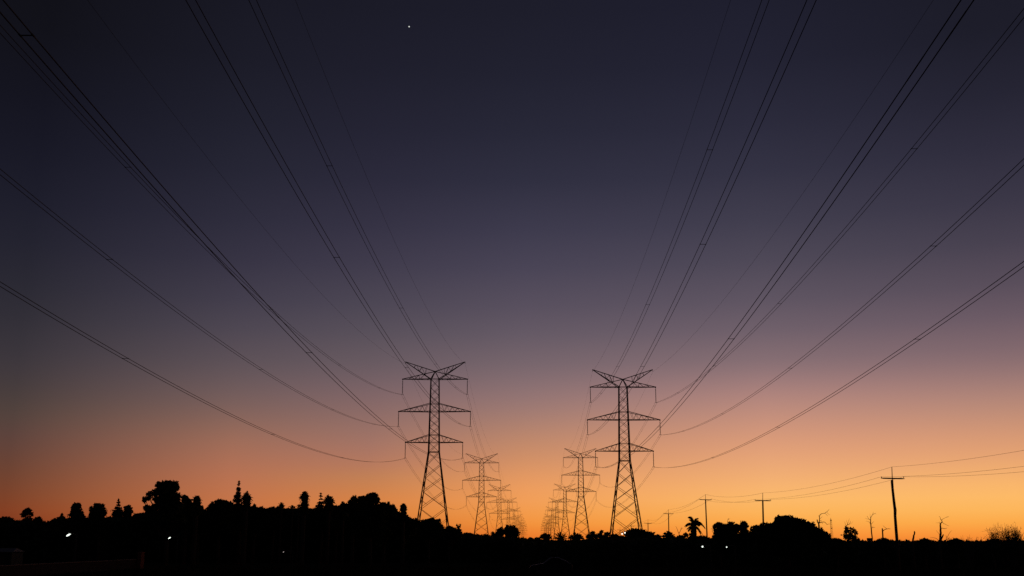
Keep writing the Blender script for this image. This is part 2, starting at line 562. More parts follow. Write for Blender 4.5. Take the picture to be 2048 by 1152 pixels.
# a pole beyond the right edge carries the near ends of the wires
nb = V(pole_att_next[2].x, 64, 0)
root = thing('power_pole', 'timber power pole standing just beyond the right edge of the view', 'power pole', nb, 'timber poles of the roadside line')
tz = pole_att_next[2].z
MB().tube([V(0, 0, -.3), V(0, 0, tz * .5), V(0, 0, tz - 1.3)], [.16, .14, .12], 8).build('post', M_WOOD, root)
MB().tube([V(0, 0, tz - 1.5), V(0, 0, tz)], .04, 6).build('top_extension', M_WOOD, root)
MB().tube([pole_att_next[0] - nb - V(.1, 0, .06), pole_att_next[1] - nb - V(-.1, 0, .06)], .07, 6).build('crossarm', M_WOOD, root)
WNAME = ['left crossarm wire', 'right crossarm wire', 'pole top wire']
PNAME = ['the tall crooked pole', 'the second pole', 'the third pole', 'the fourth pole', 'the fifth pole', 'the sixth pole', 'the last tiny pole']
pts_all = [pole_att_next] + pole_att
for i in range(len(pts_all) - 1):
    for j in range(3):
        A, B = pts_all[i][j], pts_all[i + 1][j]
        L = (A - B).length
        o = MB().tube(span_points(A, B, .55 * (L / 52)**2 if i else .5, 24), .0125 if i < 2 else .016, 4).build('overhead_wire', M_WIRE)
        lab = ('thin %s running from %s out past the right edge' % (WNAME[j], PNAME[0])) if i == 0 else \
              ('thin %s from %s to %s' % (WNAME[j], PNAME[i - 1], PNAME[i]))
        tag(o, lab, 'wire', 'wires along the timber pole line')

# ------------------------------------------------------------------ vegetation
def leaf_mesh(name, centres, size, mat, flat=0.0, aspect=1.6):
    """one small bent quad per centre, random orientation"""
    c = np.asarray(centres, float); n = len(c)
    a = rng.normal(size=(n, 3)); a[:, 2] *= (1 - flat)
    a /= np.linalg.norm(a, axis=1)[:, None] + 1e-9
    b = rng.normal(size=(n, 3)); b -= (b * a).sum(1)[:, None] * a
    b /= np.linalg.norm(b, axis=1)[:, None] + 1e-9
    s = size * rng.uniform(.55, 1.3, n)[:, None]
    v = np.empty((n, 4, 3))
    v[:, 0] = c - a * s * aspect * .5
    v[:, 1] = c + b * s * .42
    v[:, 2] = c + a * s * aspect * .5
    v[:, 3] = c - b * s * .42
    me = bpy.data.meshes.new(name)
    me.vertices.add(4 * n); me.vertices.foreach_set('co', v.ravel())
    me.loops.add(4 * n); me.loops.foreach_set('vertex_index', np.arange(4 * n, dtype=np.int32))
    me.polygons.add(n)
    me.polygons.foreach_set('loop_start', np.arange(0, 4 * n, 4, dtype=np.int32))
    me.polygons.foreach_set('loop_total', np.full(n, 4, np.int32))
    me.update(calc_edges=True)
    me.materials.append(mat)
    return me


def clump_points(c, rx, ry, rz, n, sub=.4):
    """points in lumpy clumps through an ellipsoid"""
    k = max(5, int(26 * (1 if min(rx, rz) > .6 else .6)))
    nf = int(n * .42)
    f = rng.normal(size=(nf, 3)); f /= np.linalg.norm(f, axis=1)[:, None]
    f *= (rng.uniform(0, 1, nf)**.4 * .86)[:, None]
    n -= nf
    d = rng.normal(size=(k, 3)); d /= np.linalg.norm(d, axis=1)[:, None]
    d *= (rng.uniform(.25, 1, k)**.45)[:, None] * (1 - sub * .75)
    rad = sub * rng.uniform(.65, 1.25, k)
    w = rad**2; i = rng.choice(k, n, p=w / w.sum())
    e = rng.normal(size=(n, 3)); e /= np.linalg.norm(e, axis=1)[:, None]
    e *= (rng.uniform(0, 1, n)**.42)[:, None]
    q = d[i] + e * rad[i][:, None]
    e2 = rng.uniform(0, 1, len(q)) < .1              # stray sprigs beyond the clumps
    q[e2] *= rng.uniform(1.02, 1.22, (int(e2.sum()), 1))
    return np.asarray(c) + np.concatenate([q, f]) * np.array([rx, ry, rz])


def link_mesh(name, me, parent=None, loc=(0, 0, 0)):
    o = bpy.data.objects.new(name, me); scn.collection.objects.link(o)
    o.location = loc
    if parent: o.parent = parent
    return o


def tree(name, label, cat, Y, blobs, trunk=None, leaf=3.4, dens=9, mat=None, group=None, tr=None, depth=1.0, flat=0, limbs=True):
    """blobs: (px, py, half width, half height[, density factor]) in photograph pixels at distance Y"""
    m = mpp(Y)
    bx = trunk if trunk is not None else blobs[0][0]
    P = pix(bx, 1080, Y); base = V(P.x, Y, gz(P.x, Y))
    root = thing(name, label, cat, base, group)
    pts = []; limb_pts = []
    for bl in blobs:
        cx, cy, rx, ry = bl[:4]; df = bl[4] if len(bl) > 4 else 1
        c = pix(cx, cy, Y) - base
        n = int(max(20, PI * rx * ry / (leaf * leaf * .55) * dens * df))
        dy = min(rx, max(ry, rx * .6)) * depth * m
        pts.append(clump_points(c, rx * m, dy, ry * m, n))
        limb_pts.append((c, ry * m))
    me = leaf_mesh('crown', np.concatenate(pts), leaf * m, mat or M_LEAF, flat)
    t = MB()
    top = max(c.z for c, _ in limb_pts)
    r0 = tr if tr else max(.09, min(.35, top * .028))
    zt = top * .8
    lean = V(random.uniform(-.2, .2), random.uniform(-.2, .2), 0)
    t.tube([V(0, 0, -.2), V(0, 0, zt * .35) + lean * .4, V(0, 0, zt * .7) + lean, V(0, 0, zt) + lean * .7], [r0 * 1.25, r0 * .95, r0 * .6, r0 * .2], 7)
    if limbs:
        for c, rz in limb_pts:
            for q in range(2):
                e = c + V(random.uniform(-.5, .5), random.uniform(-.5, .5), random.uniform(-.3, .4)) * rz
                s = V(0, 0, max(.4, min(zt * .8, e.z * random.uniform(.35, .65)))) + lean * .5
                mid = s.lerp(e, .5) + V(0, 0, -.08 * (e - s).length)
                t.tube([s, mid, e], [r0 * .5, r0 * .32, r0 * .1], 5)
    t.smooth = True
    t.build('trunk', M_BARK, root)
    link_mesh('crown', me, root)
    return root


def plume(mb, p0, p1, p2, wid, nseg=9):
    """one feather frond along a quadratic curve, leaflets to both sides"""
    pts = [p0 * (1 - t)**2 + p1 * (2 * t * (1 - t)) + p2 * t * t for t in [i / nseg for i in range(nseg + 1)]]
    mb.tube(pts, [wid * (.11 - .09 * i / nseg) for i in range(nseg + 1)], 4)
    for i in range(2, nseg * 4):
        f = i / 4; k = min(int(f), nseg - 1)
        p = pts[k].lerp(pts[k + 1], f - k); tan = (pts[k + 1] - pts[k]).normalized()
        side = tan.cross(V(0, .25, 1)); side = side.normalized() if side.length > .05 else V(1, 0, 0)
        ln = wid * math.sin(PI * min(.96, .15 + .82 * i / (nseg * 4)))**.5
        for s in (-1, 1):
            for dz in (-.5, .15):
                e = p + (side * s * .6 + tan * .5 + V(0, 0, dz)).normalized() * ln * random.uniform(.75, 1.1)
                hw = tan * (wid * .13); b = len(mb.v)
                mb.v += [p - hw, p + hw, e]; mb.f.append((b, b + 1, b + 2))


def frond(mb, base, d, L, droop, wid, nseg=7, leaflets=True):
    """one feather frond: arching rib with leaflets hanging to both sides"""
    d = Vector(d).normalized()
    side = d.cross(V(0, 0, 1))
    side = side.normalized() if side.length > .05 else V(1, 0, 0)
    pts = []
    for i in range(nseg + 1):
        t = i / nseg
        pts.append(base + d * (L * t) - V(0, 0, droop * L * t**2.2))
    mb.tube(pts, [L * .014 * (1 - .8 * i / nseg) + .004 for i in range(nseg + 1)], 4)
    if not leaflets: return
    for i in range(1, nseg * 3):
        t = i / (nseg * 3)
        f = t * nseg; k = min(int(f), nseg - 1)
        p = pts[k].lerp(pts[k + 1], f - k); tan = (pts[k + 1] - pts[k]).normalized()
        ln = wid * math.sin(PI * min(.97, .12 + .85 * t))**.6 * random.uniform(.8, 1.15)
        for s in (-1, 1):
            e = p + (side * s * .72 + tan * .62 - V(0, 0, .38)).normalized() * ln
            hw = tan * (L * .022)
            b = len(mb.v)
            mb.v += [p - hw * 1.6, p + hw * 1.6, e]
            mb.f.append((b, b + 1, b + 2))


def palm(label, Y, cx, cy, L_px, n=16, trunk_px=None, skirt=None, spiky=0, up=1.0, droop=.55, name='palm_tree', cat='palm', group=None, fr=None, lo=-.5, core=None, pw=4.7):
    """cx, cy crown centre in photograph pixels; L_px frond length"""
    if core is None: core = .68 if n >= 18 and not fr else 0
    m = mpp(Y); P = pix(cx, cy, Y); base = V(P.x, Y, gz(P.x, Y))
    root = thing(name, label, cat, base, group)
    C = P - base; L = L_px * m
    tw = (trunk_px or 4) * m / 2
    t = MB(); t.smooth = True
    prof = [(0, 1.3), (.1, 1.1), (.5, 1), (.85, 1.05), (.97, 1.25), (1.03, .5)]
    t.tube([V(C.x * a, 0, C.z * a - (.2 if a == 0 else 0)) for a, _ in prof], [tw * r for _, r in prof], 9)
    t.build('trunk', M_BARK, root)
    fb = MB()
    if fr:
        for x1, y1, x2, y2 in fr:
            for q in range(2):
                yo = random.uniform(-1, 1) * 9 * m
                c1 = pix(x1, y1, Y) - base + V(random.uniform(-1, 1) * m, yo * .5, 0)
                c2 = pix(x2 + random.uniform(-1, 1), y2 + random.uniform(-.5, 1.5), Y) - base + V(0, yo, 0)
                plume(fb, C, c1, c2, pw * m)
    else:
        for i in range(n):
            a = i * 2.39996 + random.uniform(-.2, .2)
            e = lo + (up - lo) * ((i + .5) / n)**.8
            d = V(math.cos(a) * math.cos(e), math.sin(a) * math.cos(e), math.sin(e))
            frond(fb, C, d, L * random.uniform(.85, 1.1), droop * (1 - .5 * max(0, e)) * random.uniform(.7, 1.3), L * .3, 6)
    fb.build('fronds', M_PALM, root)
    if core:
        link_mesh('crown_heart', leaf_mesh('crown_heart', clump_points(C, L * core, L * core, L * core * .85, int(500 * core)), 3.4 * m, M_PALM), root)
    if skirt:       # shaggy dead leaves round the trunk
        pts = []
        for sy, hw in skirt:
            q = pix(cx, sy, Y) - base
            pts.append(clump_points(q, hw * m, hw * m, 5 * m, 200))
        link_mesh('leaf_skirt', leaf_mesh('leaf_skirt', np.concatenate(pts), 3.5 * m, M_PALM), root)
    return root


def bare(label, Y, base_px, branches, name='dead_tree', cat='dead tree', jitter=.25, sides=7, leaves=None, mat=None):
    """bare tree: polylines in photograph pixels with a start and an end half width (px)"""
    m = mpp(Y); P = pix(base_px[0], base_px[1], Y)
    base = V(P.x, Y, gz(P.x, Y)); root = thing(name, label, cat, base)
    depth = {}
    for k, (pl, r0, r1) in enumerate(branches):
        pts = []
        yo = 0.0
        tilt = random.uniform(-1, 1) * jitter if k else 0
        for i, (x, y) in enumerate(pl):
            key = (round(x, 1), round(y, 1))
            if key in depth: yo = depth[key]
            elif i: yo += tilt * math.hypot(x - pl[i - 1][0], y - pl[i - 1][1]) * m
            depth[key] = yo
            pts.append(pix(x, y, Y + yo) - base)
        # smooth: insert midpoints with a little wobble
        sm = [pts[0]]
        for a, b in zip(pts[:-1], pts[1:]):
            w = (b - a).length * .06
            sm += [a.lerp(b, .5) + V(random.uniform(-w, w), random.uniform(-w, w), random.uniform(-w, w)), b]
        if k == 0: sm.insert(0, V(sm[0].x, 0, -.3) if sm[0].z > 0 else sm[0] - V(0, 0, .3))
        n = len(sm); rad = [(r0 + (r1 - r0) * i / (n - 1)) * m for i in range(n)]
        b = MB(); b.smooth = True
        b.tube(sm, rad, sides if r0 > .8 else 5)
        b.build('trunk' if k == 0 else 'branch', mat or M_DEAD, root)
    if leaves:
        pts = [clump_points(pix(cx, cy, Y) - base, rx * m, rx * m * .7, ry * m, int(n)) for cx, cy, rx, ry, n in leaves]
        link_mesh('crown', leaf_mesh('crown', np.concatenate(pts), 2.6 * m, M_LEAF), root)
    return root


def twiggy(label, Y, cx, cy, rx, ry, n, name='bare_shrub', cat='shrub', leaves=0, stem_w=.05):
    """airy shrub: many thin branching twigs filling an ellipse (pixels), a few small leaves"""
    m = mpp(Y); P = pix(cx, 1082, Y); base = V(P.x, Y, gz(P.x, Y)); root = thing(name, label, cat, base)
    C = pix(cx, cy, Y) - base
    t = MB(); tips = []
    for i in range(n):
        a = random.uniform(0, 2 * PI); u = random.uniform(-.6, 1); s = math.sqrt(max(0, 1 - u * u))
        rr = random.uniform(.55, 1.05)
        e = C + V(rx * m * s * math.cos(a) * rr, rx * m * s * math.sin(a) * rr * .8, ry * m * u * rr)
        s0 = V(random.uniform(-.2, .2) * rx * m, random.uniform(-.2, .2), -.1)
        mid = s0.lerp(e, .55) + V(random.uniform(-.15, .15), random.uniform(-.15, .15), random.uniform(0, .12)) * rx * m
        t.tube([s0, mid, e], [stem_w, stem_w * .6, stem_w * .25], 4)
        for q in range(3):
            f = mid.lerp(e, random.uniform(.1, .8))
            g = f + V(random.uniform(-1, 1), random.uniform(-1, 1), random.uniform(-.2, .9)) * (rx * m * .22)
            t.tube([f, g], [stem_w * .45, stem_w * .2], 3); tips.append(g)
        tips.append(e)
    t.build('twigs', M_DEAD, root)
    if leaves:
        tp = np.array([tips[random.randrange(len(tips))] * random.uniform(.25, 1)**.5 for _ in range(leaves)]) + rng.normal(size=(leaves, 3)) * .14
        link_mesh('leaves', leaf_mesh('leaves', tp, 1.4 * m, M_LEAF), root)
    return root


GT = 'trees of the left tree line'
# ---- left tree line, left to right
tree('scrub_tree', 'low rounded bush at the far left edge of the tree line', 'tree', 170, [(12, 1041, 20, 8), (-14, 1042, 16, 8), (2, 1060, 26, 14)], group=GT)
tree('gum_tree', 'small loose round tree alone near the far left, sky around it', 'tree', 175, [(54, 1024, 9, 7), (57, 1020, 6.5, 4.5), (48, 1030, 7, 6), (62, 1029, 5, 5, .7), (56, 1045, 12, 14)], leaf=3.6, group=GT)
tree('scrub_tree', 'low dark hump just right of the small loose tree', 'tree', 168, [(76, 1040, 9, 7), (70, 1055, 16, 12)], group=GT)
tree('scrub_tree', 'low pointed bush left of the egg shaped tree', 'tree', 172, [(122, 1037, 9, 7), (112, 1043, 9, 7), (124, 1030, 2, 4, 1.3), (118, 1056, 18, 14)], group=GT)
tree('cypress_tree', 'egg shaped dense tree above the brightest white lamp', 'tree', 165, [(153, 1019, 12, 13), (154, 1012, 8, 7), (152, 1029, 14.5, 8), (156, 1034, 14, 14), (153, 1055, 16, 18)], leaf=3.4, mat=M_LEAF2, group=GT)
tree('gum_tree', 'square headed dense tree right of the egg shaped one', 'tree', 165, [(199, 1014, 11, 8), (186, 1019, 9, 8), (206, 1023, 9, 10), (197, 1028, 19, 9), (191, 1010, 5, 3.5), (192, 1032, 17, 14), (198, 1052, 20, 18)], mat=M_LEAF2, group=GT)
tree('pine_tree', 'small tiered pine with a thin spire beside a rounded tree', 'tree', 180, [(237, 1005, 3.2, 1.6, 1.4), (237, 1010, 4.5, 2, 1.2), (236, 1016, 8.5, 3), (236, 1023, 10, 6), (230, 1028, 8, 5), (235, 1038, 12, 14), (237, 1001, .9, 3, 2)], leaf=2.8, mat=M_NEEDLE, group=GT, limbs=False)
tree('gum_tree', 'rounded small tree between the small tiered pine and the tallest tree', 'tree', 172, [(256, 1018, 9, 7.5), (255, 1027, 13.5, 9), (258, 1046, 16, 16)], mat=M_LEAF2, group=GT)
tree('gum_tree', 'tallest broad tree of the left tree line with sky gaps low on its left', 'tree', 150,
     [(336, 975, 23, 15), (322, 970, 12, 9), (350, 972, 10, 12), (312, 985, 11, 8), (300, 988, 8, 6), (289, 999, 6.5, 5.5), (297, 997, 7, 4.5), (312, 997, 9, 6), (343, 995, 22, 14), (326, 1010, 16, 12), (352, 1014, 24, 16), (303, 1019, 15, 8), (320, 1003, 13, 8), (309, 1012, 9, 5), (294, 1016, 9, 6), (331, 986, 16, 12), (340, 1040, 34, 18)],
     leaf=4.4, dens=8, group=GT, trunk=334)
tree('gum_tree', 'shoulder tree leaning against the right of the tallest tree', 'tree', 156, [(370, 996, 8, 6.5), (374, 1003, 11, 9), (381, 1013, 10, 10), (372, 1022, 14, 14), (376, 1044, 18, 16)], group=GT)
palm('stocky palm standing right of the tallest tree', 152, 394, 1000, 12.5, 28, 9, [(1006, 9.5), (1012, 10), (1018, 11), (1026, 12)], droop=.8, lo=-.7, up=1.4, group=GT)
tree('scrub_tree', 'dark rise of scrub under the stocky palm', 'tree', 160, [(398, 1032, 16, 10), (402, 1050, 24, 14)], group=GT)
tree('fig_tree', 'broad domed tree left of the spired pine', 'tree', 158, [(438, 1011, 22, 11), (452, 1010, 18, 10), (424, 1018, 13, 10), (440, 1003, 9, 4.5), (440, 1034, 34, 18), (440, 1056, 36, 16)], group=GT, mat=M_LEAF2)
tree('norfolk_pine', 'spired pine with detached upper tiers, highest left of the round palm', 'tree', 160,
     [(478, 964, .8, 3, 2), (478, 966.5, 2.4, .9, 1.6), (477.5, 970, 2.6, 1, 1.6), (477.5, 979, 5, 5), (476.5, 986, 5.5, 4), (475, 993, 9, 4.5), (474, 1001, 10.5, 6), (476, 1016, 13, 12), (478, 1040, 18, 18)], leaf=2.6, mat=M_NEEDLE, group=GT, limbs=False)
palm('bushy round palm close right of the spired pine', 155, 493, 996, 14.5, 40, 9, [(1004, 9), (1010, 9), (1016, 9)], droop=.7, lo=-.9, up=1.5, group=GT)
tree('scrub_tree', 'low scrub right of the bushy round palm', 'tree', 165, [(507, 1018, 8, 7), (509, 1012, 4, 4), (522, 1018, 6, 6), (515, 1030, 18, 12), (515, 1050, 24, 16)], group=GT)
tree('scrub_tree', 'long low hump of scrub left of the small drooping palms', 'tree', 165, [(545, 1021, 12, 8), (556, 1020, 10, 8), (535, 1026, 10, 8), (548, 1044, 26, 18)], group=GT)
palm('small spiky palm on the long low hump of scrub', 162, 563, 1013, 10, 18, 4, None, droop=.55, lo=-.3, up=1.45, group=GT, core=.5)
palm('thin drooping palm with fronds like open arches', 162, 585, 1016, 13, 7, 3, None, droop=1.1, lo=.5, up=1.1, group=GT)
palm('low drooping palm left of the tall shaggy palm', 158, 598, 1014, 11, 9, 3, None, droop=1.0, lo=.3, up=1.2, group=GT)
palm('tall shaggy palm with a round head and thick skirt', 150, 609, 993, 13, 40, 8, [(999, 6), (1005, 6.5), (1011, 8), (1017, 9.5), (1024, 10)], droop=.75, lo=-.9, up=1.5, group=GT)
tree('norfolk_pine', 'slender pine with three clear tiers against the sky', 'tree', 165,
     [(641.5, 987, 2, .8, 1.6), (641.5, 991, 1.0, 5, .5), (642, 992.2, 3.4, 1, 1.6), (641.5, 998.5, 4.4, 1.3, 1.5), (641, 1006, 8, 3), (640, 1012, 9.5, 4), (641, 1020, 10, 6), (642, 1038, 14, 14)], leaf=2.4, mat=M_NEEDLE, group=GT, limbs=False)
palm('spiky round headed palm right of the slender tiered pine', 158, 658, 1004, 16, 34, 7, [(1012, 11), (1018, 12)], droop=.5, lo=-.5, up=1.5, group=GT)
tree('scrub_tree', 'dark scrub around the foot of the spiky round headed palm', 'tree', 165, [(672, 1020, 14, 8), (655, 1026, 20, 10), (690, 1018, 14, 9), (670, 1046, 34, 18)], group=GT)
tree('gum_tree', 'thin little tree poking up between spiky palm and domed tree', 'tree', 160, [(685, 1007, 4.5, 4, .6), (687, 1014, 7, 6), (686, 1030, 10, 10)], leaf=3.2, group=GT)
palm('small palm against the left shoulder of the domed tree', 148, 708, 1000, 12, 22, 6, [(1008, 7)], droop=.6, lo=-.5, up=1.45, group=GT)
tree('fig_tree', 'big domed tree left of the nearest left pylon', 'tree', 145,
     [(741, 997, 17, 11), (748, 993, 10, 8), (724, 1000, 11, 9), (735, 1006, 16, 10), (752, 1001, 8, 7), (703, 1009, 10, 7), (716, 1016, 22, 12), (757, 1018, 20, 10), (740, 1036, 44, 20), (740, 1060, 46, 16)], group=GT, mat=M_LEAF2, leaf=4.6)
tree('gum_tree', 'stepped tree on the falling right side of the domed tree', 'tree', 150, [(768, 1010, 9, 6), (780, 1014, 9, 7), (777, 1008, 2.5, 5), (786, 1022, 9, 8), (776, 1034, 24, 16), (782, 1056, 26, 16)], group=GT)
palm('short palm with a shaggy neck left of the nearest left pylon', 148, 807, 1014, 9.5, 30, 7, [(1020, 7), (1026, 7), (1032, 9), (1038, 11)], droop=.75, lo=-.9, up=1.5, group=GT)
tree('scrub_tree', 'scrub sloping down to the foot of the nearest left pylon', 'tree', 150, [(806, 1040, 16, 9), (820, 1043, 12, 7), (834, 1046, 8, 5), (832, 1040, 2, 4), (815, 1060, 30, 16)], group=GT)
tree('gum_tree', 'round bush in front of the nearest left pylon legs', 'tree', 140, [(858, 1048, 17, 12), (846, 1049, 11, 9), (874, 1047, 10, 10), (862, 1041, 9, 6), (880, 1057, 9, 9), (860, 1066, 30, 14)], group=GT)
tree('gum_tree', 'loose bush with wispy top just right of the nearest left pylon', 'tree', 145, [(898, 1058, 7, 7), (907, 1061, 8, 7), (918, 1062, 7, 7, .8), (917, 1052, 5.5, 5, .28), (908, 1072, 18, 9)], leaf=3.2, group=GT)
GM = 'low trees along the middle of the horizon'
tree('scrub_tree', 'low thicket below the second left pylon', 'tree', 190, [(936, 1070, 13, 6), (952, 1074, 12, 6), (970, 1074, 13, 6), (945, 1082, 26, 8), (972, 1084, 22, 7)], group=GM, leaf=3.4)
palm('small spiky palm left of the paired round trees', 190, 986, 1071, 9, 16, 3, None, droop=.4, lo=-.1, up=1.4, group=GM)
tree('gum_tree', 'smaller left half of the paired round trees below the far pylons', 'tree', 185, [(1001, 1064, 9, 9), (996, 1072, 11, 9), (1003, 1082, 13, 8)], group=GM, leaf=3.6)
tree('gum_tree', 'taller right half of the paired round trees below the far pylons', 'tree', 183, [(1022, 1058, 13, 9), (1029, 1063, 10, 10), (1014, 1063, 8, 9), (1024, 1074, 15, 11), (1024, 1085, 16, 8)], group=GM, leaf=3.8)


def fan(cx, cy, R, Rv, k):
    """radiating stiff fronds of a low palm: control and tip points in photograph pixels"""
    out = []
    for i in range(k):
        a = math.radians(4 + 172 * (i + .5) / k) + random.uniform(-.08, .08)
        r = random.uniform(.88, 1.08)
        x, y = cx + R * r * math.cos(a), cy - Rv * r * math.sin(a)
        out.append((cx + (x - cx) * .55, cy + (y - cy) * .72, x, y))
    return out


for x, y, R, Rv, k, lab in ((1091, 1077, 13, 10.5, 13, 'first round headed palm right of the open gap on the horizon'),
                            (1121, 1079, 15, 14.5, 9, 'open spiky palm between two fuller palms on the horizon'),
                            (1152, 1079, 17, 13.5, 12, 'wide fan shaped palm below the second right pylon')):
    palm(lab, 200, x, y, 13, 0, 6, [(1082, R * .55), (1086, R * .8), (1090, R * .9)], fr=fan(x, y, R, Rv, k), pw=3.4 if k != 9 else 2.8, group=GM)
for px_, lab in ((1046, 'tiny tuft right beside the paired round trees'), (1062, 'tiny tuft in the middle of the horizon gap'), (1075, 'tiny tuft left of the first horizon palm')):
    tree('shrub', lab, 'shrub', 210, [(px_, 1078, 7, 3.2), (px_ + 3, 1084, 10, 6)], group='low shrubs along the horizon', leaf=3)
tree('gum_tree', 'small round crown at the right foot of the second right pylon', 'tree', 200, [(1185, 1067, 5.5, 4.5), (1179, 1074, 8, 6), (1190, 1073, 9, 5), (1185, 1084, 16, 8)], group=GM, leaf=3.4)
tree('gum_tree', 'ragged tree midway between the second right pylon and the large right pylon', 'tree', 195, [(1203, 1064, 4, 3.6), (1199, 1071, 6, 5), (1214, 1068, 6, 4), (1208, 1074, 10, 6), (1210, 1084, 18, 8)], group=GM, leaf=3.4)
tree('scrub_tree', 'low scrub at the foot of the large right pylon', 'tree', 190, [(1228, 1074, 12, 6), (1240, 1077, 10, 6), (1232, 1086, 24, 8)], group=GM, leaf=3.6)
tree('fig_tree', 'domed tree just right of the pair of white lights', 'tree', 170, [(1270, 1065, 17, 8.5), (1258, 1069, 11, 7), (1284, 1067, 13, 7), (1298, 1070, 12, 6.5), (1275, 1078, 30, 10), (1315, 1075, 12, 6), (1300, 1086, 34, 8)], group=GM, leaf=3.8)
palm('small spiky palm below the fourth timber pole', 150, 1337, 1075, 14, 0, 4, [(1077, 7), (1082, 9)], fr=fan(1337, 1075, 13, 14, 11), pw=3, group=GM)
tree('scrub_tree', 'low bush left of the tall feathery palm', 'tree', 150, [(1371, 1070, 7, 5), (1360, 1075, 10, 5), (1345, 1079, 14, 5), (1368, 1084, 24, 9)], group=GM, leaf=3.6)
bare('bare forked twigs sticking up left of the tall feathery palm', 150, (1359, 1080), [
    ([(1358, 1078), (1358, 1067), (1355, 1060), (1351.5, 1053)], .7, .25), ([(1358, 1067), (1361.5, 1060), (1364, 1056.5), (1366, 1056)], .5, .2), ([(1361.5, 1060), (1363, 1054)], .4, .2)])
palm('tall feathery palm with long drooping fronds beside the slim pole', 142, 1387.5, 1051, 20, 12, 9, [(1058, 5.5), (1063, 6), (1069, 7.5), (1075, 9.5)], fr=[
    (1386, 1033, 1376.5, 1034), (1387, 1039, 1379.5, 1040), (1389, 1034, 1398.5, 1037), (1389, 1039, 1396, 1042), (1387, 1040, 1388, 1041),
    (1377, 1041, 1369.5, 1054), (1379, 1045, 1373, 1053), (1380, 1051, 1372, 1059), (1397, 1039, 1404, 1049), (1401, 1041, 1410, 1057),
    (1396, 1045, 1400, 1051), (1396, 1053, 1403.5, 1069), (1394, 1054, 1399, 1063), (1381, 1055, 1377, 1063), (1385, 1044, 1381, 1047), (1390, 1044, 1394, 1047)], group=GM)
tree('scrub_tree', 'low bush at the foot of the slim pole', 'tree', 140, [(1404, 1077, 13, 6), (1418, 1080, 10, 5), (1388, 1078, 14, 6), (1405, 1090, 30, 8)], group=GM, leaf=3.6)
# ---- right hand bushes
GB = 'dense bushes below the timber pole line'
tree('hedge_tree', 'block shaped bushy tree with an upright left side', 'tree', 128, [(1440, 1056, 15, 12), (1456, 1059, 15, 11), (1474, 1058, 15, 11), (1487, 1054, 11, 10), (1437, 1049, 6, 5), (1462, 1048, 6, 4.5), (1489, 1048, 7, 5), (1436, 1072, 11, 12), (1460, 1076, 28, 16), (1492, 1074, 16, 16), (1465, 1095, 38, 14)], group=GB, leaf=4.2, mat=M_LEAF2)
tree('fig_tree', 'biggest domed bush on the right, below the second timber pole', 'tree', 125,
     [(1575, 1047, 28, 18), (1562, 1043, 16, 12), (1596, 1050, 24, 15), (1616, 1056, 20, 14), (1634, 1066, 17, 13), (1650, 1072, 13, 10), (1545, 1056, 16, 12), (1530, 1054, 14, 9), (1512, 1059, 12, 9), (1580, 1075, 60, 22), (1640, 1084, 28, 12), (1520, 1076, 26, 18), (1575, 1100, 80, 14)], group=GB, leaf=4.4, dens=9, mat=M_LEAF2, trunk=1575)
bare('thin dead twig standing above the block shaped tree', 132, (1453, 1070), [([(1453, 1062), (1455, 1045), (1456, 1038), (1458, 1036)], .5, .2), ([(1455.6, 1040), (1460, 1037)], .3, .15)])
# ---- dead trees and snags
bare('dead tree with crooked arms rising from the right slope of the biggest bush', 135, (1638, 1060), [
    ([(1638.5, 1062), (1638, 1053), (1637.5, 1047), (1638.8, 1043)], 2.0, 1.2),
    ([(1637.5, 1047), (1635.5, 1045), (1634.6, 1041), (1634.4, 1039)], 1.2, .9),
    ([(1638.8, 1043), (1639.3, 1037), (1638.8, 1032.5), (1640.5, 1029), (1644, 1027.3), (1649.5, 1026.5), (1653, 1024), (1656, 1021.5), (1658.5, 1018)], .85, .2),
    ([(1649.5, 1026.5), (1653, 1029), (1655.5, 1032)], .35, .15), ([(1653, 1024), (1656, 1027), (1660, 1030)], .3, .12),
    ([(1639, 1046), (1643, 1044), (1648, 1043.8), (1651, 1045.5), (1654, 1049), (1657, 1048), (1661, 1048)], .75, .2),
    ([(1643, 1044), (1646, 1048)], .4, .15), ([(1639.2, 1042), (1643.5, 1041)], .5, .25), ([(1638.8, 1032.5), (1636.5, 1031.5)], .5, .3), ([(1640.5, 1037), (1645, 1033)], .35, .12)])
tree('half_dead_tree', 'half dead bush with bare twigs on top, right of the thin mast', 'tree', 150, [(1694, 1060, 6, 9, .8), (1704, 1061, 9, 8, .55), (1710, 1065, 6, 6, .6), (1700, 1074, 15, 9), (1710, 1080, 12, 7), (1690, 1070, 4, 9, .5)], leaf=3.0, dens=4)
bare('bare twigs crowning the half dead bush', 149, (1696, 1080), [
    ([(1695, 1078), (1693, 1060), (1692, 1053), (1695, 1049.5), (1698, 1049)], 1.0, .5), ([(1695, 1049.5), (1697, 1043), (1699, 1037)], .35, .12), ([(1692, 1053), (1690, 1046), (1689, 1043)], .3, .12),
    ([(1698, 1049), (1701, 1044), (1702, 1041)], .35, .12), ([(1695, 1049.5), (1693.5, 1043), (1692.5, 1040)], .3, .12), ([(1698, 1049), (1703, 1047), (1706, 1043)], .25, .1)], name='bare_branches', cat='branches')
